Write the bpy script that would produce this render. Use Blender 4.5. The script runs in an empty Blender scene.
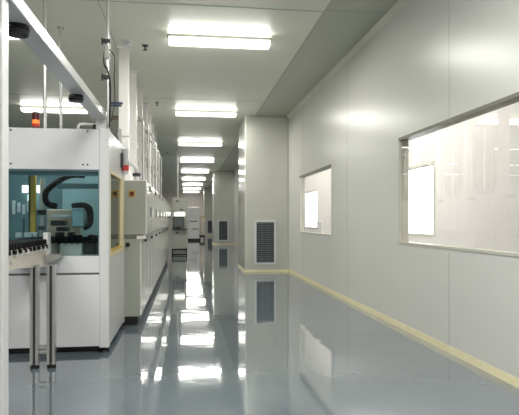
import bpy, bmesh, math, random
from mathutils import Vector, Matrix
random.seed(7)
S = bpy.context.scene
C = S.collection
PI = math.pi

# ------------------------------------------------------------------ materials
def lin(c):
    return tuple(((v/255)/12.92 if v/255 <= .04045 else ((v/255+.055)/1.055)**2.4) for v in c)

def mat(name, rgb, rough=.5, metal=0., noise=.03, scale=6., coat=0., bump=0., bscale=3., spec=.5, emit=0., emit_rgb=None):
    m = bpy.data.materials.new(name); m.use_nodes = True
    nt = m.node_tree; N = nt.nodes; L = nt.links
    b = N['Principled BSDF']
    col = lin(rgb)
    tc = N.new('ShaderNodeTexCoord'); nz = N.new('ShaderNodeTexNoise')
    nz.inputs['Scale'].default_value = scale; nz.inputs['Detail'].default_value = 3
    L.new(tc.outputs['Object'], nz.inputs['Vector'])
    rp = N.new('ShaderNodeValToRGB')
    rp.color_ramp.elements[0].color = tuple(v*(1-noise*2) for v in col)+(1,)
    rp.color_ramp.elements[1].color = tuple(min(1, v*(1+noise*2)) for v in col)+(1,)
    L.new(nz.outputs['Fac'], rp.inputs['Fac']); L.new(rp.outputs['Color'], b.inputs['Base Color'])
    b.inputs['Roughness'].default_value = rough; b.inputs['Metallic'].default_value = metal
    b.inputs['Specular IOR Level'].default_value = spec
    b.inputs['Coat Weight'].default_value = coat; b.inputs['Coat Roughness'].default_value = .03
    if emit:
        b.inputs['Emission Color'].default_value = lin(emit_rgb or rgb)+(1,)
        b.inputs['Emission Strength'].default_value = emit
    if bump:
        n2 = N.new('ShaderNodeTexNoise'); n2.inputs['Scale'].default_value = bscale; n2.inputs['Detail'].default_value = 2
        L.new(tc.outputs['Object'], n2.inputs['Vector'])
        bp = N.new('ShaderNodeBump'); bp.inputs['Strength'].default_value = bump; bp.inputs['Distance'].default_value = .02
        L.new(n2.outputs['Fac'], bp.inputs['Height']); L.new(bp.outputs['Normal'], b.inputs['Normal'])
        L.new(bp.outputs['Normal'], b.inputs['Coat Normal'])
    return m

def glass(name, tint, ior=1.45, rough=.0):
    m = bpy.data.materials.new(name); m.use_nodes = True
    nt = m.node_tree; N = nt.nodes; L = nt.links
    N.remove(N['Principled BSDF'])
    t = N.new('ShaderNodeBsdfTransparent'); t.inputs['Color'].default_value = lin(tint)+(1,)
    g = N.new('ShaderNodeBsdfGlossy'); g.inputs['Roughness'].default_value = rough
    lw = N.new('ShaderNodeLayerWeight'); lw.inputs['Blend'].default_value = .5      # facing = 1 - cos
    pw = N.new('ShaderNodeMath'); pw.operation = 'POWER'; pw.inputs[1].default_value = 5
    f0 = ((ior-1)/(ior+1))**2
    ma = N.new('ShaderNodeMath'); ma.operation = 'MULTIPLY_ADD'; ma.inputs[1].default_value = 1-f0; ma.inputs[2].default_value = f0
    L.new(lw.outputs['Facing'], pw.inputs[0]); L.new(pw.outputs[0], ma.inputs[0])
    mx = N.new('ShaderNodeMixShader')
    L.new(ma.outputs[0], mx.inputs[0]); L.new(t.outputs[0], mx.inputs[1]); L.new(g.outputs[0], mx.inputs[2])
    L.new(mx.outputs[0], N['Material Output'].inputs['Surface'])
    return m

M = dict(
    floor=mat('epoxy_floor', (112,122,130), .05, noise=.03, scale=.6, spec=.85, bump=.085, bscale=3.2, coat=.5),
    seam=mat('floor_joint', (78,86,92), .3),
    wall=mat('wall_panel_cream', (220,220,214), .29, noise=.01, scale=1., spec=.5, bump=.015, bscale=.8),
    wallseam=mat('wall_joint', (176,178,170), .4),
    bay=mat('bay_panel_cream', (206,207,197), .14, noise=.01, scale=1., spec=.6),
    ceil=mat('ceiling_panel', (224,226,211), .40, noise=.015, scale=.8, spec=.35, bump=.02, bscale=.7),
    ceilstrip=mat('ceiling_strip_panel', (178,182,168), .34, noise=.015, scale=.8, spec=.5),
    ceilseam=mat('ceiling_joint', (176,177,164), .5),
    yellow=mat('skirting_cream_yellow', (228,219,182), .4, noise=.05, scale=14),
    side=mat('annex_wall', (232,229,226), .6, noise=.01),
    frame=mat('window_frame_cream', (205,203,190), .35),
    frameshade=mat('window_head_shaded', (118,116,100), .4),  # grey holds the shade under the window head
    white=mat('painted_white', (214,214,213), .3, noise=.012, coat=.2),
    white2=mat('machine_white', (218,218,220), .35, noise=.02, scale=3),
    cabwhite=mat('cabinet_white', (238,236,230), .13, noise=.02, scale=2),
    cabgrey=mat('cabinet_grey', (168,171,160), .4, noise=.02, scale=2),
    groove=mat('groove_grey', (112,112,106), .5),
    black=mat('black_plastic', (13,13,15), .45),
    dark=mat('dark_grey', (52,54,56), .5),
    chain=mat('black_chain', (13,14,15), .7, noise=.2, scale=40, spec=.2),
    warm=mat('warm_beige_panel', (226,204,176), .5),
    bright=mat('bright_white', (246,246,244), .3),
    beige=mat('beige_plate', (214,205,192), .45),
    alu=mat('aluminium', (190,190,186), .3, metal=.85, noise=.06, scale=9),
    alud=mat('aluminium_slot', (70,70,70), .5, metal=.5),
    steel=mat('steel_pipe', (216,216,213), .22, metal=.5, noise=.04),
    duct=mat('duct_white', (232,228,226), .35, noise=.03, scale=5),
    copper=mat('brown_pipe', (128,112,98), .35, metal=.3, noise=.1),
    yprof=mat('yellow_profile', (206,168,66), .45, noise=.1),
    ypale=mat('pale_yellow_frame', (228,214,168), .45, noise=.06),
    olive=mat('olive_edge', (72,78,52), .5),
    teal=mat('teal_panel', (160,190,193), .4, noise=.1, scale=4),
    tealdk=mat('teal_dark_panel', (98,128,132), .45, noise=.15, scale=4),
    bluegrey=mat('blue_grey_panel', (120,148,168), .4),
    red=mat('red_lens', (170,36,30), .3, emit=.25),
    darkred=mat('dark_red_lens', (92,22,24), .3),
    orange=mat('orange_lens', (232,120,50), .3, emit=.6),
    blue=mat('navy_lever', (34,48,84), .4),
    redp=mat('red_plastic', (206,52,52), .4),
    monitor=mat('monitor_grey', (92,98,98), .3),
    grille=mat('grille_slat', (120,128,132), .45, metal=.3),
    grilledark=mat('grille_cavity', (30,34,38), .8),
    grframe=mat('grille_frame', (224,226,226), .4),
    lampbody=mat('lamp_body', (170,172,168), .4),
    lamp=mat('lamp_diffuser', (255,255,250), .4, emit=2.2, emit_rgb=(255,252,240)),
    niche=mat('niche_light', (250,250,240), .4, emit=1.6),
    end=mat('end_wall', (206,198,192), .4),
    left=mat('left_wall', (196,197,190), .4),
    glass=glass('clear_glass', (248,248,246), 1.55), dglass=glass('daylight_glass', (252,252,252), 1.2),
    tglass=glass('teal_glass', (222,234,237), 1.25),
    sglass=glass('smoked_glass', (168,164,146), 1.4),
    switch=mat('switch_yellow', (196,160,60), .4),
)

for k_, md in (('lamp', 'FRONT'), ('niche', 'NONE'), ('red', 'NONE'), ('orange', 'NONE')):
    M[k_].cycles.emission_sampling = md

# ------------------------------------------------------------------ mesh helpers
def box(bm, x0, x1, y0, y1, z0, z1, bev=0., seg=1):
    r = bmesh.ops.create_cube(bm, size=1)
    vs = r['verts']
    for v in vs:
        v.co = Vector(((x0+x1)/2+v.co.x*(x1-x0), (y0+y1)/2+v.co.y*(y1-y0), (z0+z1)/2+v.co.z*(z1-z0)))
    if bev:
        es = list({e for v in vs for e in v.link_edges})
        bmesh.ops.bevel(bm, geom=es, offset=bev, segments=seg, affect='EDGES', profile=.5)

def cyl(bm, p0, p1, r0, r1=None, n=16):
    p0 = Vector(p0); p1 = Vector(p1); d = p1-p0
    if r1 is None: r1 = r0
    r = bmesh.ops.create_cone(bm, cap_ends=True, segments=n, radius1=r0, radius2=r1, depth=d.length)
    q = Vector((0,0,1)).rotation_difference(d.normalized()).to_matrix().to_4x4()
    bmesh.ops.transform(bm, matrix=Matrix.Translation((p0+p1)/2) @ q, verts=r['verts'])

def tube(bm, pts, rad, n=10, flat=1.0):
    pts = [Vector(p) for p in pts]
    rings = []
    up = None
    for i, p in enumerate(pts):
        t = (pts[min(i+1, len(pts)-1)]-pts[max(i-1, 0)]).normalized()
        if up is None:
            up = Vector((0,1,0)) if abs(t.y) < .9 else Vector((1,0,0))
        a = t.cross(up).normalized(); b = a.cross(t).normalized()
        up = b
        rings.append([bm.verts.new(p+a*rad*math.cos(2*PI*k/n)+b*rad*flat*math.sin(2*PI*k/n)) for k in range(n)])
    for r0, r1 in zip(rings, rings[1:]):
        for k in range(n):
            bm.faces.new((r0[k], r0[(k+1)%n], r1[(k+1)%n], r1[k]))
    bm.faces.new(rings[0][::-1]); bm.faces.new(rings[-1])

def smooth_path(pts, n=6):
    P = [Vector(p) for p in pts]; out = []
    for i in range(len(P)-1):
        a, b, c, d = P[max(i-1,0)], P[i], P[i+1], P[min(i+2,len(P)-1)]
        for k in range(n):
            t = k/n
            out.append(.5*((2*b)+(c-a)*t+(2*a-5*b+4*c-d)*t*t+(3*b-a-3*c+d)*t**3))
    out.append(P[-1]); return out

def prism(bm, poly, axis, a, b):
    """poly of 2-D points extruded along axis 'x','y' or 'z' from a to b"""
    def P(u, v, w):
        return {'x': (w,u,v), 'y': (u,w,v), 'z': (u,v,w)}[axis]
    f0 = [bm.verts.new(P(u,v,a)) for u, v in poly]; f1 = [bm.verts.new(P(u,v,b)) for u, v in poly]
    bm.faces.new(f0); bm.faces.new(f1[::-1])
    n = len(poly)
    for i in range(n): bm.faces.new((f0[i], f1[i], f1[(i+1)%n], f0[(i+1)%n]))
    bmesh.ops.recalc_face_normals(bm, faces=bm.faces[:])

def obj(name, build, m, parent=None, label=None, smooth=False):
    bm = bmesh.new(); build(bm)
    bmesh.ops.recalc_face_normals(bm, faces=bm.faces[:])
    me = bpy.data.meshes.new(name); bm.to_mesh(me); bm.free()
    if smooth:
        for p in me.polygons: p.use_smooth = True
        me.set_sharp_from_angle(angle=math.radians(40))
    for mm in (m if isinstance(m, (list, tuple)) else [m]): me.materials.append(mm)
    o = bpy.data.objects.new(name, me); C.objects.link(o)
    if parent is not None:
        o.parent = parent
        if parent.type == 'EMPTY' and parent.parent is None:
            o.matrix_parent_inverse = Matrix.Translation(-parent.location)
    if label: o['label'] = label
    return o

def B(*a, **k):
    """one-box builder"""
    return lambda bm: box(bm, *a, **k)
def BS(boxes, bev=0.):
    def f(bm):
        for b in boxes: box(bm, *b, bev=bev)
    return f
def CY(*cs):
    def f(bm):
        for c in cs: cyl(bm, *c)
    return f

def thing(name, label, cat, loc=(0,0,0), group=None):
    o = bpy.data.objects.new(name, None); C.objects.link(o); o.location = loc
    o.empty_display_size = .1
    o['label'] = label; o['category'] = cat
    if group: o['group'] = group
    return o
def tag(o, label, cat, group=None):
    o['label'] = label; o['category'] = cat
    if group: o['group'] = group
    return o
def struct(name, build, m, parent=None, label=None):
    o = obj(name, build, m, parent)
    if parent is None: o['kind'] = 'structure'
    if label: o['label'] = label
    return o
def children(o): return [c for c in list(C.objects) if c.parent == o]
def copy_tree(o, parent=None):
    c = o.copy(); C.objects.link(c)
    if parent is not None: c.parent = parent
    for ch in children(o): copy_tree(ch, c)
    return c

# ------------------------------------------------------------------ dimensions
H = 3.62; XW = 2.37; XL = -18.; Y0 = -3.2; YE = 50.; XO = 4.10; WT = .08
XB = 1.35                                    # face of the return-air bays
WZ0, WZ1 = .955, 2.09
WINS = [(3.35, 6.0), (8.95, 11.5), (22.6, 25.2)]
OWINS = [(8.88, 12.1), (17.2, 21.2)]

# ------------------------------------------------------------------ setting
struct('floor', B(XL-.1, XO+.2, Y0-.1, YE+.1, -.1, 0), M['floor'])
struct('ceiling', BS([(XL-.1, 1.60, Y0-.1, YE+.1, H, H+.1), (XW, XO+.2, Y0-.1, YE+.1, H, H+.1)]), M['ceil'])
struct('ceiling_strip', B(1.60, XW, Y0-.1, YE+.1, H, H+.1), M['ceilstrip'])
def cj(bm):
    box(bm, 1.585, 1.615, Y0, YE, H-.006, H)
    for k in range(11):
        y = 1.4+4.95*k
        box(bm, XL, 1.585, y-.008, y+.008, H-.003, H)
    for x in (-.96, -4.2):
        box(bm, x-.006, x+.006, Y0, YE, H-.003, H)
    y = 6.3
    while y < YE:
        box(bm, 1.615, XW, y-.006, y+.006, H-.003, H); y += 6.2
struct('trim_1', cj, M['ceilseam'])

def wall_with_holes(bm, x0, x1, y0, y1, z0, z1, holes, hz0, hz1):
    ys = y0
    for a, b in sorted(holes):
        box(bm, x0, x1, ys, a, z0, z1)
        box(bm, x0, x1, a, b, z0, hz0); box(bm, x0, x1, a, b, hz1, z1)
        ys = b
    box(bm, x0, x1, ys, y1, z0, z1)
struct('wall_right', lambda bm: wall_with_holes(bm, XW, XW+WT, Y0, YE, 0, H, WINS, WZ0, WZ1), M['wall'])
def wj(bm):
    for y in (1.6, 4.82, 8.05, 11.28, 16., 19.2, 22.4):
        for z0, z1 in ((.07, H),):
            hit = [w for w in WINS if w[0]-.05 < y < w[1]+.05]
            if hit:
                box(bm, XW-.0012, XW, y-.004, y+.004, z0, WZ0-.05); box(bm, XW-.0012, XW, y-.004, y+.004, WZ1+.05, z1)
            else:
                box(bm, XW-.0012, XW, y-.004, y+.004, z0, z1)
struct('trim_2', wj, M['wallseam'])
def cove(y0, y1):
    return lambda bm: prism(bm, [(XW-.05, H-.004), (XW+.01, H-.004), (XW+.01, H-.07), (XW-.004, H-.07)], 'y', y0, y1)
struct('trim_3', lambda bm: [cove(*q)(bm) for q in ((Y0, 12.84), (14.47, 27.57), (29.22, 42.27), (43.92, YE))], M['frame'])
struct('wall_left', B(XL-.1, XL, Y0, YE, 0, H), M['left'])
struct('wall_back', B(XL, XO+.1, YE, YE+.1, 0, H), M['end'])
struct('wall_front', B(XL, XO+.1, Y0-.1, Y0, 0, H), M['wall'])
struct('wall_outer', lambda bm: wall_with_holes(bm, XO, XO+.1, Y0, YE, 0, H, OWINS, WZ0, 2.14), M['side'])
struct('wall_annex_end', B(XW+WT, XO, 29., 29.1, 0, H), M['side'])
struct('wall_annex_lining', lambda bm: wall_with_holes(bm, XW+WT, XW+WT+.01, Y0, 29, 0, H, WINS, WZ0, WZ1), M['side'])

# windows of the corridor wall
for i, (a, b) in enumerate(WINS):
    fr = struct('window_%d' % (i+1), lambda bm: box(bm, XW+.010, XW+.016, a+.005, b-.005, WZ0+.005, WZ1-.005), M['glass'])
    def framebm(bm, a=a, b=b):
        t = .02; x0, x1 = XW-.008, XW+WT+.02
        box(bm, x0, x1, a-t, a+.004, WZ0-t, WZ1+t); box(bm, x0, x1, b-.004, b+t, WZ0-t, WZ1+t)
        box(bm, x0, x1, a+.004, b-.004, WZ0-t, WZ0+.004)
    obj('window_frame', framebm, M['frame'], fr)
    obj('window_head', B(XW-.02, XW+WT+.02, a+.004, b-.004, WZ1-.006, WZ1+.024), M['frameshade'], fr, 'head of the frame with its shade painted in')
for i, (a, b) in enumerate(OWINS):
    fr = struct('window_%d' % (i+4), B(XO+.04, XO+.046, a, b, WZ0, 2.14), M['dglass'])
    obj('window_frame', BS([(XO-.01, XO+.1, a-.04, a, WZ0-.04, 2.18), (XO-.01, XO+.1, b, b+.04, WZ0-.04, 2.18),
                            (XO-.01, XO+.1, a, b, 2.14, 2.18), (XO-.01, XO+.1, a, b, WZ0-.04, WZ0)]), M['frame'], fr)

# return-air bays that step out of the right wall
BAYS = [12.85, 27.6, 42.3]
for k, y in enumerate(BAYS):
    nm = ('near', 'middle', 'far')[k]
    struct('wall_bay_' + nm, B(XB, XW, y, y+1.6, 0, H, bev=.03, seg=3), M['bay'])
    struct('baseboard_bay_' + nm, lambda bm: (prism(bm, [(y-.022, 0), (y+.01, 0), (y+.01, .055), (y-.004, .055)], 'x', XB-.02, XW),
            prism(bm, [(XB-.022, 0), (XB+.01, 0), (XB+.01, .055), (XB-.004, .055)], 'y', y-.02, y+1.62)), M['yellow'])
    struct('trim_%d' % (4+k), BS([(XB+.12, XW-.01, y-.006, y, H-.05, H), (XB-.012, XB, y+.05, y+1.55, H-.04, H)]), M['ceilseam'])
def skirt(y0, y1):
    return lambda bm: prism(bm, [(XW-.02, 0), (XW+.01, 0), (XW+.01, .06), (XW-.004, .06)], 'y', y0, y1)
struct('baseboard_right', lambda bm: [skirt(*s)(bm) for s in ((Y0, 12.84), (14.47, 27.57), (29.22, 42.27), (43.92, YE))], M['yellow'])

# grilles
def grille(y, label):
    x0, x1, z0, z1 = 1.57, 2.07, .17, 1.19
    t = thing('return_air_grille', label, 'vent', ((x0+x1)/2, y, z0), 'return air grilles on the wall bays')
    obj('backing', B(x0+.02, x1-.02, y-.012, y-.002, z0+.02, z1-.02), M['grilledark'], t)
    w = .045
    obj('grille_frame', BS([(x0, x1, y-.035, y-.001, z0, z0+w), (x0, x1, y-.035, y-.001, z1-w, z1),
                            (x0, x0+w, y-.035, y-.001, z0+w, z1-w), (x1-w, x1, y-.035, y-.001, z0+w, z1-w)], bev=.003), M['grframe'], t)
    n = 22
    def slats(bm):
        for k in range(n):
            z = z0+w+(z1-z0-2*w)*(k+.5)/n
            prism(bm, [(y-.03, z-.012), (y-.027, z-.014), (y-.012, z+.008), (y-.015, z+.010)], 'x', x0+w, x1-w)
        for x in (x0+.18, x1-.18): box(bm, x-.005, x+.005, y-.032, y-.026, z0+w, z1-w)
    obj('louvre', slats, M['grille'], t)
    return t
grille(BAYS[0], 'large louvred return air grille low on the nearest cream wall bay')
grille(BAYS[1], 'medium-looking dark grille on the second wall bay down the corridor')
grille(BAYS[2], 'smallest, farthest grille on the third wall bay near the corridor end')

# ------------------------------------------------------------------ ceiling lights
def make_light(label):
    t = thing('ceiling_light', label, 'ceiling light', (0, 0, H), 'fluorescent lights along the ceiling')
    t.location = (0, 0, 0)
    obj('lamp_body', BS([(-.60, .60, -.05, .05, -.05, 0)], bev=.004), M['lampbody'], t)
    obj('lamp_rim', BS([(-.675, .675, -.14, -.13, -.062, -.030), (-.675, .675, .13, .14, -.062, -.030)]), M['lampbody'], t)
    obj('end_cap', B(-.68, -.66, -.136, .136, -.085, -.026, bev=.006), M['lampbody'], t)
    obj('end_cap', B(.66, .68, -.136, .136, -.085, -.026, bev=.006), M['lampbody'], t)
    def diff(bm):
        prism(bm, [(-.128, -.045), (.128, -.045), (.126, -.095), (.09, -.118), (-.09, -.118), (-.126, -.095)], 'x', -.66, .66)
    obj('diffuser', diff, M['lamp'], t, 'glowing white diffuser')
    t.location = (0, 0, H)
    return t
order = ['nearest and largest', 'second nearest', 'third', 'fourth', 'fifth', 'sixth', 'seventh', 'eighth', 'farthest and smallest']
proto = None
for k in range(9):
    lb = 'glowing white ceiling light over the corridor floor, %s of that long row' % order[k]
    t = make_light(lb) if proto is None else copy_tree(proto)
    proto = proto or t
    t['label'] = lb
    t.location = (.44, 7.4+5.03*k, H)
for k, (y, lb) in enumerate(((7.4, 'white ceiling light at the top left corner behind the thick white post'),
                             (12.43, 'white ceiling light seen above the machine roof behind the red beacon'))):
    t = copy_tree(proto); t['label'] = lb; t['group'] = 'ceiling lights left of the corridor'
    t.location = (-2.78, y, H)

# ------------------------------------------------------------------ smoke detector and sprinklers
t = thing('smoke_detector', 'round white smoke detector on ceiling above the first duct', 'smoke detector', (-.79, 7.74, H))
obj('detector_base', CY(((-.79, 7.74, H), (-.79, 7.74, H-.025), .075, .07, 24)), M['white'], t, smooth=True)
obj('detector_head', CY(((-.79, 7.74, H-.025), (-.79, 7.74, H-.06), .06, .035, 24)), M['white'], t, smooth=True)
for (x, y, lb) in ((-.56, 7.9, 'small dark ceiling sprinkler nearest the white smoke detector'),
                   (-.59, 11.7, 'small dark ceiling sprinkler beside the second corridor light'),
                   (-.67, 20.2, 'tiny dark ceiling sprinkler farthest down the pipe row')):
    t = thing('ceiling_sprinkler', lb, 'sprinkler', (x, y, H), 'sprinklers on the ceiling')
    obj('rosette', CY(((x, y, H), (x, y, H-.012), .045, .04, 16)), M['dark'], t, smooth=True)
    obj('sprinkler_head', CY(((x, y, H-.012), (x, y, H-.06), .014, .012, 10), ((x, y, H-.06), (x, y, H-.066), .032, .032, 12)), M['dark'], t)

# ------------------------------------------------------------------ big enclosed machine, left foreground
MX0, MX1, MY0, MY1, MZ = -2.05, -.69, 5.2, 6.5, 2.025
mc = thing('assembly_machine', 'large white enclosed assembly machine with teal glass front beside the corridor', 'machine', ((MX0+MX1)/2, (MY0+MY1)/2, 0))
PW = .088
obj('corner_post', B(MX1-PW, MX1, MY0, MY0+.09, .045, MZ, bev=.006), M['white'], mc)
obj('corner_post', B(MX0, MX0+PW, MY0, MY0+.09, .045, MZ, bev=.006), M['white'], mc)
obj('corner_post', B(MX1-.07, MX1, MY1-.08, MY1, .045, MZ, bev=.006), M['white'], mc)
obj('corner_post', B(MX0, MX0+.07, MY1-.08, MY1, .045, MZ, bev=.006), M['white'], mc)
GZ0, GZ1 = .875, 1.655
xa, xb = MX0+PW, MX1-PW
obj('upper_panel', BS([(xa, xb, MY0+.012, MY0+.04, GZ1, MZ-.006), (xa, xb, MY0+.008, MY0+.012, GZ1, GZ1+.02)]), M['white2'], mc)
obj('middle_panel', B(xa, xb, MY0+.008, MY0+.04, .725, GZ0), M['white2'], mc)
obj('lower_panel', B(xa, xb, MY0+.004, MY0+.04, .06, .705, bev=.003), M['white2'], mc)
obj('panel_gap', B(xa, xb, MY0+.02, MY0+.04, .70, .73), M['groove'], mc, 'thin dark gap between the panels')
obj('front_window', B(xa, xb, MY0+.03, MY0+.036, GZ0, GZ1), M['tglass'], mc, 'teal tinted front glass')
obj('window_edge', BS([(xa, xb, MY0+.022, MY0+.03, GZ1-.016, GZ1), (xb-.012, xb, MY0+.022, MY0+.03, GZ0, GZ1-.016),
                       (xa, xa+.012, MY0+.022, MY0+.03, GZ0, GZ1-.016)]), M['tealdk'], mc)
for (x, z) in ((-1.54, 2.0), (-.88, 2.0), (-1.54, 1.70), (-.88, 1.70), (-.92, 1.70)):
    obj('screw', CY(((x, MY0+.012, z), (x, MY0+.006, z), .009, .009, 8)), M['alud'], mc)
# corridor side
obj('side_panel', B(MX1-.035, MX1-.004, MY0+.09, MY1-.08, 1.66, MZ-.006), M['white'], mc)
obj('side_panel', B(MX1-.035, MX1-.004, MY0+.09, MY1-.08, .06, .86), M['white'], mc)
sf = obj('side_window_frame', BS([(MX1-.03, MX1+.004, MY0+.09, MY1-.08, .86, .92), (MX1-.03, MX1+.004, MY1-.34, MY1-.08, .92, 1.66),
                                  (MX1-.03, MX1+.002, MY0+.09, MY0+.11, .92, 1.66), (MX1-.03, MX1+.004, MY0+.11, MY1-.34, 1.63, 1.66)], bev=.003),
         M['ypale'], mc, 'pale yellow frame of the side window')
obj('pane', B(MX1-.02, MX1-.014, MY0+.11, MY1-.34, .92, 1.63), M['sglass'], sf)
obj('sill', B(MX1-.028, MX1+.006, MY0+.11, MY1-.34, .905, .925), M['yprof'], sf, 'yellow sill')
obj('bracket_bar', B(MX1-.06, MX1-.035, MY1-.42, MY1-.36, .9, 1.62), M['copper'], sf)
obj('plinth', B(MX0+.06, MX1-.06, MY0+.10, MY1-.02, 0.004, .06), M['black'], mc)  # black block put in for the dark shadow under the machine
for x in (MX0+.06, MX1-.05):
    for y in (MY0+.05, MY1-.05):
        obj('foot', CY(((x, y, 0), (x, y, .018), .05, .045, 16), ((x, y, .018), (x, y, .05), .016, .016, 10)), M['black'], mc)
obj('roof_panel', B(xa, xb, MY0+.04, MY0+.55, MZ-.03, MZ), M['white'], mc)
obj('roof_panel', B(xa, xb, MY1-.3, MY1-.04, MZ-.03, MZ-.005), M['white'], mc)
obj('back_panel', B(-1.36, MX1-.07, MY1-.05, MY1-.03, .06, MZ-.03), M['teal'], mc, 'teal-looking back panel')
obj('back_door', B(MX0+.07, -1.365, MY1-.05, MY1-.03, .06, MZ-.03), M['tealdk'], mc, 'darker teal back door')
obj('top_shade', B(xa, xb, MY0+.06, MY0+.08, 1.60, 1.66), M['tealdk'], mc)
for (x, w_) in ((-1.62, .05), (-1.54, .07), (-1.46, .04)):
    obj('workpiece', B(x, x+w_, 5.62, 5.68, 1.034, 1.08, bev=.004), M['white'], mc)
obj('machine_deck', B(MX0+.02, MX1-.04, MY0+.05, MY1-.05, .83, .868), M['beige'], mc)
obj('left_panel', B(MX0+.004, MX0+.03, MY0+.09, MY1-.08, .06, MZ-.006), M['white2'], mc)
# inside
yi = 5.75
obj('yellow_profile', BS([(-1.515, -1.47, yi, yi+.05, .87, 1.64)]), M['yprof'], mc, 'yellow vertical profile')
obj('profile_edge', B(-1.535, -1.515, yi, yi+.05, .87, 1.64), M['olive'], mc)
obj('guide_column', CY(((-1.425, yi+.1, .87), (-1.425, yi+.1, 1.62), .028, .028, 14)), M['steel'], mc, smooth=True)
obj('slide_block', B(-1.46, -1.39, yi+.03, yi+.12, 1.25, 1.30), M['dark'], mc)
obj('slide_block', B(-1.45, -1.40, yi+.02, yi+.1, 1.10, 1.14), M['dark'], mc)
def inner(bm):
    y = 5.26
    while y < 6.38:
        box(bm, -1.504, -1.209, y, y+.052, .985, 1.032, bev=.006); y += .066
obj('inner_chain', inner, M['chain'], mc, 'black link chain inside')
obj('inner_bed', B(-1.48, -1.235, 5.26, 6.42, .868, .985), M['beige'], mc)
def rail(bm):
    x = -1.20
    while x < -.83:
        box(bm, x, x+.042, 5.50, 5.60, 1.0, 1.05+.012*math.sin(x*40), bev=.005)
        box(bm, x+.006, x+.03, 5.49, 5.50, .975, 1.0); x += .055
    box(bm, -1.20, -.80, 5.52, 5.58, .98, 1.0)
obj('transfer_chain', rail, M['chain'], mc, 'black transfer chain with cleats')
obj('transfer_bed', B(-1.19, -.99, 5.53, 5.57, .868, .98), M['beige'], mc)
cc = smooth_path([(-1.0, yi, 1.645), (-1.12, yi, 1.645), (-1.21, yi, 1.61), (-1.30, yi, 1.55), (-1.365, yi, 1.48), (-1.375, yi, 1.41), (-1.345, yi, 1.355), (-1.265, yi, 1.335)], 5)
obj('cable_chain', lambda bm: tube(bm, cc, .03, 10, 1.2), M['chain'], mc, 'curved black cable chain')
obj('cross_rail', B(-1.30, MX1-.1, yi+.12, yi+.2, 1.52, 1.57), M['tealdk'], mc)
obj('rear_patch', BS([(-1.78, -1.58, MY1-.08, MY1-.06, 1.50, 1.58), (-1.72, -1.64, MY1-.08, MY1-.06, 1.33, 1.48), (-1.60, -1.54, MY1-.08, MY1-.06, 1.50, 1.56)]), M['niche'], mc, 'glowing white patches at the back')  # plain emissive patches set before the back panels
for k in range(5):
    x = -1.76+.05*k
    obj('air_cylinder', CY(((x, yi+.3, 1.26+.02*(k%2)), (x, yi+.3, 1.40-.02*(k%3)), .016, .016, 10)), M['white'], mc)
obj('support_rod', CY(((-1.66, yi+.3, 1.06), (-1.66, yi+.3, 1.22), .008, .008, 8)), M['dark'], mc)
obj('process_box', BS([(-1.42, -1.12, yi+.25, yi+.5, .87, 1.31)], bev=.008), M['warm'], mc)
obj('camera_box', B(-1.115, -.995, yi-.05, yi+.15, 1.13, 1.32, bev=.01), M['teal'], mc, 'teal box')
cb = smooth_path([(-1.12, yi, 1.335), (-1.03, yi, 1.345), (-.96, yi, 1.32), (-.945, yi, 1.24), (-.955, yi, 1.16), (-1.01, yi, 1.12)], 5)
obj('box_bracket', lambda bm: tube(bm, cb, .032, 8), M['black'], mc)
def acts(bm):
    for (x, z, w, h) in ((-1.24, 1.17, .13, .05), (-1.20, 1.11, .10, .04), (-1.23, 1.055, .06, .05), (-1.12, 1.05, .05, .06), (-1.16, 1.0, .1, .03), (-1.28, 1.01, .04, .06)):
        box(bm, x-w/2, x+w/2, yi-.1, yi+.05, z-h/2, z+h/2, bev=.006)
obj('gripper', acts, M['black'], mc)
obj('gripper_cover', B(-1.30, -1.13, yi-.1, yi+.06, 1.225, 1.25, bev=.004), M['white'], mc)
obj('valve_block', BS([(-1.10, -1.02, yi-.1, yi-.02, .87, .99)], bev=.004), M['bluegrey'], mc)
obj('control_box', BS([(-.99, -.86, yi-.15, yi, .87, .99)], bev=.004), M['dark'], mc)
obj('control_lid', B(-.97, -.89, yi-.156, yi-.15, .89, .96), M['olive'], mc)
# regulators hanging on the corridor side by the rear post
ar = obj('air_regulator', lambda bm: (cyl(bm, (MX1+.03, 6.28, 1.70), (MX1+.03, 6.28, 1.98), .032, .035, 14),
                                      cyl(bm, (MX1-.01, 6.28, 1.9), (MX1+.03, 6.28, 1.9), .02, .02, 10)), M['white'], mc)
obj('red_cap', CY(((MX1+.03, 6.28, 1.74), (MX1+.03, 6.28, 1.80), .04, .04, 14)), M['redp'], ar, 'red cap')
obj('black_clip', BS([(MX1-.004, MX1+.02, 6.14, 6.2, 1.76, 1.92)]), M['dark'], ar)

# things on the machine roof
t = thing('signal_beacon', 'small red and orange signal beacon on the machine roof', 'signal light', (-1.355, 5.32, MZ))
obj('beacon_base', CY(((-1.355, 5.32, MZ), (-1.355, 5.32, MZ+.02), .036, .033, 18)), M['dark'], t, smooth=True)
obj('lens', CY(((-1.355, 5.32, MZ+.02), (-1.355, 5.32, MZ+.05), .032, .032, 18)), M['red'], t, 'red lens', smooth=True)
obj('lens', CY(((-1.355, 5.32, MZ+.05), (-1.355, 5.32, MZ+.085), .032, .032, 18)), M['orange'], t, 'glowing orange lens', smooth=True)
obj('lens', CY(((-1.355, 5.32, MZ+.085), (-1.355, 5.32, MZ+.14), .032, .032, 18)), M['darkred'], t, 'dark red lens', smooth=True)
obj('beacon_cap', CY(((-1.355, 5.32, MZ+.14), (-1.355, 5.32, MZ+.155), .034, .03, 18)), M['dark'], t, smooth=True)

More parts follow.
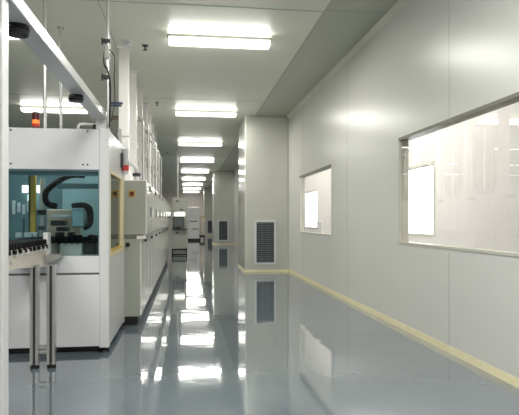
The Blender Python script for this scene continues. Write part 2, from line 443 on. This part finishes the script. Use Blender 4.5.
pp = smooth_path([(-1.0, 5.42, MZ+.001), (-1.0, 5.42, MZ+.05), (-.985, 5.42, MZ+.07), (-.95, 5.42, MZ+.075), (-.80, 5.42, MZ+.07)], 5)
t = thing('air_pipe', 'short bent white air pipe with black connector on the machine roof', 'pipe', (-1.0, 5.42, MZ+.001))
obj('pipe', lambda bm: tube(bm, pp, .013, 10), M['white'], t, smooth=True)
obj('connector', CY(((-.86, 5.42, MZ+.04), (-.75, 5.42, MZ+.045), .036, .03, 14)), M['black'], t, 'black connector', smooth=True)

for (x, y, lb) in ((-1.355, 5.65, 'thin pale hanger rod rising from the machine roof, left of two, by the beacon'), (-1.56, 7.3, 'thin pale hanger rod rising behind the machine, right of two')):
    z0 = MZ if y < 6 else 0.0
    t = thing('hanger_rod', lb, 'rod', (x, y, z0), 'thin hanger rods at the machine')
    obj('rod', CY(((x, y, z0), (x, y, H), .018, .018, 12)), M['steel'], t, smooth=True)
    obj('flange', CY(((x, y, H-.01), (x, y, H), .04, .04, 14)), M['steel'], t)
    obj('flange', CY(((x, y, z0), (x, y, z0+.01), .04, .04, 14)), M['steel'], t)

# service pole at the machine corner
px_, py_ = -.703, 5.245
sp = thing('service_pole', 'shiny metal service pole with clamps and cables rising beside the machine corner', 'pole', (px_, py_, MZ))
obj('pole', CY(((px_, py_, MZ+.001), (px_, py_, H), .016, .016, 14)), M['steel'], sp, smooth=True)
obj('pole_flange', CY(((px_, py_, H-.012), (px_, py_, H), .045, .045, 16)), M['steel'], sp)
for z in (2.83, 2.50):
    c = obj('clamp', B(px_-.045, px_+.02, py_-.022, py_+.022, z-.018, z+.018, bev=.005), M['dark'], sp)
    obj('clamp_screw', B(px_-.06, px_-.045, py_-.008, py_+.008, z-.03, z+.03), M['black'], c)
obj('junction', BS([(px_-.03, px_+.01, py_-.045, py_-.015, 2.66, 2.78)], bev=.006), M['alu'], sp)
ca = smooth_path([(px_-.03, py_-.03, 2.72), (px_-.035, py_-.03, 2.62), (px_+.0, py_-.03, 2.55), (px_+.02, py_-.02, 2.45), (px_+.018, py_-.02, 2.2), (px_+.012, py_-.025, 2.04)], 6)
obj('cable', lambda bm: tube(bm, ca, .008, 8), M['black'], sp)
cb2 = smooth_path([(px_+.01, py_-.03, 2.75), (px_+.06, py_-.03, 2.68), (px_+.055, py_-.02, 2.5), (px_+.06, py_-.02, 2.3), (px_+.03, py_-.02, 2.1)], 6)
obj('cable', lambda bm: tube(bm, cb2, .005, 8), M['alud'], sp)
lv = obj('valve_lever', BS([(px_+.02, px_+.13, py_-.02, py_+.0, 2.255, 2.275), (px_+.02, px_+.12, py_-.02, py_+.0, 2.235, 2.25)], bev=.003), M['blue'], sp, 'navy blue lever')

# gantry frame: post and beam in the foreground
gx0, gx1 = -.835, -.735
gt = thing('gantry_frame', 'tall white foreground post carrying a long beam back to the machine', 'frame', (gx0, 2.4, 0))
obj('post', B(gx0-.02, gx1, 2.38, 2.46, .012, 2.115, bev=.004), M['white'], gt)
obj('post_foot', B(gx0-.05, gx1+.02, 2.36, 2.48, 0, .012), M['white'], gt)
obj('beam', B(-.83, -.72, 2.1, 5.33, 2.115, 2.185, bev=.004), M['white'], gt)
obj('beam_joint', B(-.81, -.72, 5.23, 5.31, MZ+.001, 2.115), M['white'], gt)
for (x, y) in ((-.785, 2.76), (-.80, 4.25)):
    s = obj('sensor_puck', CY(((x, y, 2.114), (x, y, 2.096), .05, .054, 20)), M['black'], gt, 'round black puck under the beam', smooth=True)
    obj('puck_ring', CY(((x, y, 2.096), (x, y, 2.088), .04, .04, 16)), M['alud'], s, smooth=True)
    obj('puck_base', CY(((x, y, 2.088), (x, y, 2.068), .054, .048, 20)), M['black'], s, smooth=True)

# ------------------------------------------------------------------ feeding conveyor
cv = thing('conveyor', 'chain conveyor on slotted aluminium legs feeding into the glass machine', 'conveyor', (-1.3, 4.4, 0))
cx0, cx1 = -1.50, -1.215
def sideplate(bm):
    prism(bm, [(3.0, .875), (4.3, .845), (5.19, .785), (5.19, .985), (3.0, .985)], 'x', cx1-.02, cx1)
obj('side_plate', sideplate, M['beige'], cv)
obj('side_plate', B(cx0, cx0+.02, 3.0, 5.19, .86, .985), M['beige'], cv)
obj('bed', B(cx0+.02, cx1-.02, 3.0, 5.19, .90, .985), M['dark'], cv)
def chain(bm):
    y = 3.02
    while y < 5.13:
        box(bm, cx0-.004, cx1+.006, y, y+.052, .985, 1.032, bev=.006)
        if int(round((y-3.02)/.066)) % 2: box(bm, cx1-.02, cx1+.018, y+.005, y+.052, .955, .985)
        y += .066
obj('chain_belt', chain, M['chain'], cv, 'black link chain')
for k in range(13):
    y = 3.05+.165*k
    obj('cleat', B(cx1+.0005, cx1+.012, y, y+.05, .935, .972), M['white'], cv)
for y in (3.5, 4.1):
    obj('link_bolt', CY(((cx1, y, .90), (cx1+.008, y, .90), .012, .012, 8)), M['alu'], cv)
obj('entry_plate', BS([(-1.24, -1.195, 5.10, 5.195, .84, 1.09)], bev=.004), M['white'], cv, 'white upright plate at the machine entry')
def brk(bm):
    prism(bm, [(-1.21, .835), (-1.15, .835), (-1.075, .885), (-1.075, .90), (-1.21, .90)], 'y', 5.02, 5.18)
obj('leg_bracket', brk, M['alu'], cv)
ly = 4.74
for x in (-1.215, -1.085):
    lg = obj('leg', BS([(x-.032, x-.01, ly-.032, ly+.032, .03, .835), (x+.01, x+.032, ly-.032, ly+.032, .03, .835), (x-.012, x+.012, ly-.018, ly+.022, .03, .835)], bev=.002), M['alu'], cv)
    obj('slot', B(x-.0098, x+.0098, ly-.022, ly-.0185, .035, .83), M['alud'], lg, 'dark slot in the leg')
    obj('foot', CY(((x, ly, 0), (x, ly, .02), .036, .034, 14), ((x, ly, .02), (x, ly, .035), .012, .012, 8)), M['black'], lg)
obj('crossbar', BS([(-1.184, -1.116, ly-.02, ly+.02, .155, .185), (-1.184, -1.116, ly-.02, ly+.02, .115, .143)], bev=.003), M['alu'], cv)

# ------------------------------------------------------------------ row of electrical cabinets
CXL, CXU, CX0 = -.508, -.445, -1.45
U = 1.27; CY0 = 6.52
def make_cab():
    t = thing('electrical_cabinet', 'x', 'cabinet', (0,0,0), 'electrical cabinets in the row')
    w = U-.012
    obj('lower_body', B(CX0, CXL-.02, 0, w, .10, .985, bev=.004), M['cabwhite'], t)
    obj('upper_body', B(CX0, CXU-.02, 0, w, 1.03, 1.655, bev=.006), M['cabwhite'], t)
    obj('groove_band', B(CX0, CXL-.004, .0, w, .985, 1.03), M['cabwhite'], t)
    obj('plinth', B(CX0, CXL-.04, .01, w, 0, .10), M['black'], t, 'black plinth')
    h = w/2
    for k in range(2):
        d = obj('upper_door', B(CXU-.02, CXU, k*h+.006, (k+1)*h-.006, 1.04, 1.645, bev=.004), M['cabwhite'], t)
        yy = k*h+(h-.07 if k == 0 else .07)
        if k: obj('handle', BS([(CXU, CXU+.010, yy-.012, yy+.012, 1.24, 1.36)], bev=.003), M['dark'], d)
        d = obj('lower_door', B(CXL-.02, CXL, k*h+.006, (k+1)*h-.006, .11, .975, bev=.004), M['cabwhite'], t)
        obj('knob', CY(((CXL, yy, .945), (CXL+.016, yy, .945), .014, .016, 12)), M['black'], d)
    obj('vent_slot', B(CXU, CXU+.006, .50, .80, 1.56, 1.62), M['dark'], t)
    return t
names = ['nearest white electrical cabinet, its grey end face turned to the camera', 'second white cabinet in the row behind the machine', 'third white cabinet along the row',
         'fourth white cabinet along the row', 'fifth white cabinet along the row', 'sixth white cabinet along the row', 'seventh white cabinet along the row', 'farthest white cabinet of the row, ending before the monitor station']
cab = make_cab()
cab['label'] = names[0]
cabs = [cab]
for k in range(1, 8):
    c = copy_tree(cab); c['label'] = names[k]; c.location = (0, CY0+U*k, 0); cabs.append(c)
cab.location = (0, CY0, 0)
bpy.context.view_layer.update()
# end face of the first one
def lobj(name, build, m, label=None, parent=cab):
    o = obj(name, build, m); o.parent = parent; o.matrix_parent_inverse = Matrix.Identity(4)
    if label: o['label'] = label
    return o
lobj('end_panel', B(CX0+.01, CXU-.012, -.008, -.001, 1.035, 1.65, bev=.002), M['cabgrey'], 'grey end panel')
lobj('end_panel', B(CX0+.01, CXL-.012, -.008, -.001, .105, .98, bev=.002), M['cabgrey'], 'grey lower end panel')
lobj('end_groove', B(CX0, CXL+.03, -.006, .004, .985, 1.04), M['groove'])
lobj('groove_tab', B(CXL-.05, CXU-.01, -.010, .0, .985, 1.02), M['cabwhite'])
sw = lobj('main_switch', BS([(-.645, -.575, -.022, -.008, 1.46, 1.54)], bev=.003), M['switch'], 'small yellow main switch plate')
k_ = lobj('switch_knob', CY(((-.61, -.022, 1.50), (-.61, -.045, 1.50), .026, .022, 14)), M['darkred'], None, sw)
lobj('end_knob', CY(((-.655, -.008, .92), (-.655, -.035, .92), .024, .026, 14)), M['black'])

# ducts and pipes standing on the cabinets
def make_duct():
    t = thing('exhaust_duct', 'x', 'duct', (0,0,0), 'white exhaust ducts on the cabinet row')
    obj('duct', B(-.065, .065, -.09, .09, .06, H-1.655-.02, bev=.004), M['duct'], t)
    obj('top_flange', B(-.09, .09, -.115, .115, H-1.655-.03, H-1.655), M['duct'], t)
    obj('joint_collar', B(-.078, .078, -.103, .103, .72, .76), M['duct'], t)
    obj('bottom_boot', lambda bm: prism(bm, [(-.065, .30), (.065, .30), (.13, .02), (.13, 0), (-.13, 0), (-.13, .02)], 'y', -.1, .1), M['duct'], t)
    return t
dn = ['nearest tall white exhaust duct, under the smoke detector', 'second tall white exhaust duct from the machine', 'third white exhaust duct from the machine', 'fourth white exhaust duct from the machine',
      'fifth white exhaust duct from the machine', 'sixth white exhaust duct from the machine', 'farthest white exhaust duct above the cabinets']
d0 = make_duct()
for k in range(7):
    d = d0 if k == 0 else copy_tree(d0)
    d['label'] = dn[k]
    d.location = (-.865, 8.08+U*k, 1.655)
d0['label'] = dn[0]
def make_pipe(r, m, name, label, group, top=1.3):
    t = thing(name, label, 'pipe', (0,0,0), group)
    pts = [(0,0,.012), (0,0,top*.5), (0,0,top-.12)] + [(-.12+.12*math.cos(a), 0, top-.12+.12*math.sin(a)) for a in (.4,.8,1.2,PI/2)] + [(-.34,0,top)]
    obj('pipe', lambda bm: tube(bm, pts, r, 12), M[m], t, smooth=True)
    obj('pipe_flange', CY(((0,0,0), (0,0,.012), r*2, r*2, 14)), M[m], t)
    obj('coupling', CY(((0,0,.55), (0,0,.63), r*1.5, r*1.5, 12)), M[m], t, smooth=True)
    return t
p0 = make_pipe(.022, 'steel', 'steel_pipe', 'thin upright steel pipe on top of the cabinet row', 'steel pipes on the cabinet row')
c0 = make_pipe(.035, 'copper', 'brown_pipe', 'thicker brownish upright pipe on top of the cabinet row', 'brown pipes on the cabinet row')
sn = c = 0
ordw = ['nearest', 'second', 'third', 'fourth', 'fifth', 'sixth', 'seventh', 'eighth', 'ninth', 'tenth', 'eleventh', 'twelfth', 'thirteenth', 'fourteenth']
spots = [(-.72, 9.75), (-.66, 10.1), (-.72, 11.0), (-.66, 11.4), (-.72, 12.3), (-.66, 12.7), (-.72, 13.5), (-.66, 14.0), (-.72, 14.7), (-.66, 15.2)]
for k, (x, y) in enumerate(spots):
    t = p0 if k == 0 else copy_tree(p0)
    t['label'] = 'thin upright steel pipe on the cabinet row, %s from the machine' % ordw[k]
    t.location = (x, y, 1.655)
for k, (x, y) in enumerate([(-.93, 9.85), (-.95, 11.1), (-.93, 12.4), (-.95, 13.6), (-.93, 14.9), (-.8, 16.1)]):
    t = c0 if k == 0 else copy_tree(c0)
    t['label'] = 'thicker brownish upright pipe on the cabinet row, %s from the machine' % ordw[k]
    t.location = (x, y, 1.655)

# small cluster of valves on the first cabinet
vx, vy = -.60, 6.95
t = thing('valve_manifold', 'white pipe manifold with dark valves standing on the nearest cabinet', 'valve', (vx, vy, 1.655))
mp = smooth_path([(vx, vy, 1.656), (vx, vy, 1.80), (vx-.02, vy, 1.86), (vx-.08, vy, 1.88), (vx-.16, vy, 1.88), (vx-.19, vy, 1.95), (vx-.19, vy, 2.3)], 5)
obj('pipe', lambda bm: tube(bm, mp, .024, 10), M['white'], t, smooth=True)
obj('valve', BS([(vx-.04, vx+.05, vy-.04, vy+.03, 1.73, 1.77)], bev=.006), M['dark'], t)
obj('valve', BS([(vx-.13, vx-.09, vy-.05, vy+.03, 1.84, 1.95)], bev=.006), M['dark'], t)

# ------------------------------------------------------------------ station with monitor at the row's end
qx0, qx1, qy = -.46, .02, 19.2
t = thing('monitor_station', 'grey test station with dark monitor at the end of the cabinet row', 'machine', ((qx0+qx1)/2, qy, 0))
obj('body', BS([(qx0, qx1, qy+.15, qy+1.1, .22, 1.95), (qx0, qx1, qy, qy+.15, 1.52, 1.95), (qx0, qx1, qy, qy+.15, .22, .88)], bev=.008), M['cabgrey'], t)
obj('niche_side', BS([(qx0, qx0+.03, qy+.02, qy+.15, .9, 1.52), (qx1-.03, qx1, qy+.02, qy+.15, .9, 1.52)]), M['cabgrey'], t)
obj('work_light', B(qx0+.08, qx1-.06, qy+.08, qy+.14, 1.34, 1.46), M['niche'], t, 'bright lit strip above the monitor')
mo = obj('monitor', B(qx0+.02, qx1-.09, qy-.02, qy+.04, .94, 1.31, bev=.01), M['dark'], t)
obj('screen', B(qx0+.05, qx1-.12, qy-.026, qy-.02, .97, 1.28), M['monitor'], mo)
obj('monitor_stand', B(qx0+.16, qx0+.24, qy, qy+.06, .905, .95), M['dark'], mo)
obj('shelf', B(qx0-.02, qx1+.05, qy-.12, qy+.13, .88, .905), M['black'], t, 'black shelf')
for (x, z) in ((qx0+.16, 1.84), (qx0+.30, 1.55), (qx0+.16, .76)):
    obj('slot', B(x-.04, x+.06, qy-.006, qy, z-.02, z+.02), M['black'], t)
for x in (qx0, qx1):
    for y in (qy, qy+1.0):
        obj('leg', B(x-.02, x+.02, y-.02, y+.02, 0, .22), M['black'], t)
obj('base_rail', BS([(qx0, qx1, qy-.015, qy+.015, .18, .22), (qx0, qx1, qy-.015, qy+.015, .01, .05)]), M['black'], t)
obj('base_cover', B(qx0+.02, qx1-.02, qy+.05, qy+.95, .05, .22), M['cabgrey'], t)
t = thing('upright_pipe', 'long thin upright pipe rising from the monitor station to the ceiling', 'pipe', (-.28, 19.6, 1.951))
obj('pipe', CY(((-.28, 19.6, 1.96), (-.28, 19.6, H), .03, .03, 12)), M['steel'], t, smooth=True)
obj('pipe_flange', CY(((-.28, 19.6, 1.951), (-.28, 19.6, 1.965), .06, .06, 14)), M['steel'], t)

# tall white cabinet and beige trolley down the corridor
wx0, wx1, wy = .13, .76, 32.5
t = thing('storage_cabinet', 'bright white tall cabinet with dark slots far down the corridor', 'cabinet', ((wx0+wx1)/2, wy, 0))
obj('body', B(wx0, wx1, wy+.02, wy+.7, .12, 1.95, bev=.01), M['bright'], t)
for (z0, z1, zh, xh) in ((.13, .66, .6, wx1-.18), (.70, 1.10, 1.05, wx0+.2), (1.14, 1.94, 1.2, wx0+.2)):
    d = obj('door', B(wx0+.01, wx1-.01, wy, wy+.02, z0, z1, bev=.004), M['bright'], t)
obj('gap', BS([(wx0+.08, wx1-.1, wy-.004, wy+.004, 1.10, 1.14)]), M['dark'], t)
obj('gap', BS([(wx0+.22, wx1-.02, wy-.004, wy+.004, .66, .70)]), M['dark'], t)
obj('plinth', B(wx0-.03, wx1+.02, wy-.02, wy+.7, 0, .12), M['black'], t, 'black plinth')
t = thing('storage_trolley', 'slim beige trolley with dark wheels between white cabinet and far bay', 'trolley', (.98, 33.5, 0))
obj('body', B(.86, 1.10, 33.4, 34.2, .3, 1.35, bev=.01), M['beige'], t)
obj('top_board', B(.84, 1.12, 33.38, 34.22, 1.35, 1.40), M['yprof'], t)
obj('base_tray', B(.80, 1.12, 33.3, 34.22, .18, .30), M['black'], t)
for x in (.84, 1.08):
    for y in (33.5, 34.1):
        obj('wheel', CY(((x-.02, y, .09), (x+.02, y, .09), .09, .09, 14)), M['dark'], t)

# ------------------------------------------------------------------ light and world
w = bpy.data.worlds.new('sky'); S.world = w; w.use_nodes = True
w.cycles.sampling_method = 'NONE'
bg = w.node_tree.nodes['Background']; bg.inputs['Color'].default_value = (.97, .98, 1, 1); bg.inputs['Strength'].default_value = 4.5
def area(loc, sx, sy, power, name, col=(1,.99,.96), rot=(0,0,0)):
    l = bpy.data.lights.new(name, 'AREA'); l.shape = 'RECTANGLE'; l.size = sx; l.size_y = sy; l.energy = power; l.color = col
    o = bpy.data.objects.new(name, l); C.objects.link(o); o.location = loc; o.rotation_euler = rot
    return o
for k in range(4): area((2.75, 3.0+6.4*k, H-.05), .3, 4.4, 46, 'annex_fill', (1,.98,.97))  # unseen fill lights added to brighten the room behind the windows
for (x, y) in [(.44, 7.4+5.03*k) for k in range(9)] + [(-2.78, 7.4), (-2.78, 12.43)]:
    area((x, y, H-.125), 1.3, .22, 24, 'fixture_lamp', (1,.985,.94))
    for sg in (-1, 1):
        area((x, y+sg*.15, H-.07), 1.3, .05, 2.8, 'fixture_halo_fill', (1,.985,.94), (sg*math.radians(105), 0, 0))  # strips added beside each diffuser to throw a halo on the ceiling
for y in (-2.6, 2.4): area((.44, y, H-.06), 1.3, .22, 60, 'corridor_lamp'); area((-2.78, y, H-.06), 1.3, .22, 45, 'hall_lamp')
for k in range(4):
    for j in range(1, 5):
        if j < k or (k == 0 and j == 1): continue
        area((-2.78-3.2*k, 7.4+5.03*j, H-.06), 1.3, .22, 7, 'hall_lamp')
area((-1.4, 5.85, 1.95), .8, .25, 3.6, 'machine_lamp', (.92,1,1))

cam = bpy.data.cameras.new('camera'); co = bpy.data.objects.new('camera', cam); C.objects.link(co)
co.location = (0, 0, 1.2); co.rotation_euler = (PI/2, 0, -math.radians(7.48))
cam.sensor_width = 36; cam.lens = 560/519*36; cam.shift_y = 12.5/519; cam.clip_start = .05; cam.clip_end = 200
S.camera = co
S.view_settings.view_transform = 'Standard'
S.view_settings.look = 'None'
S.view_settings.exposure = .75
S.cycles.use_adaptive_sampling = False
S.cycles.max_bounces = 10; S.cycles.transparent_max_bounces = 12; S.cycles.sample_clamp_indirect = 6
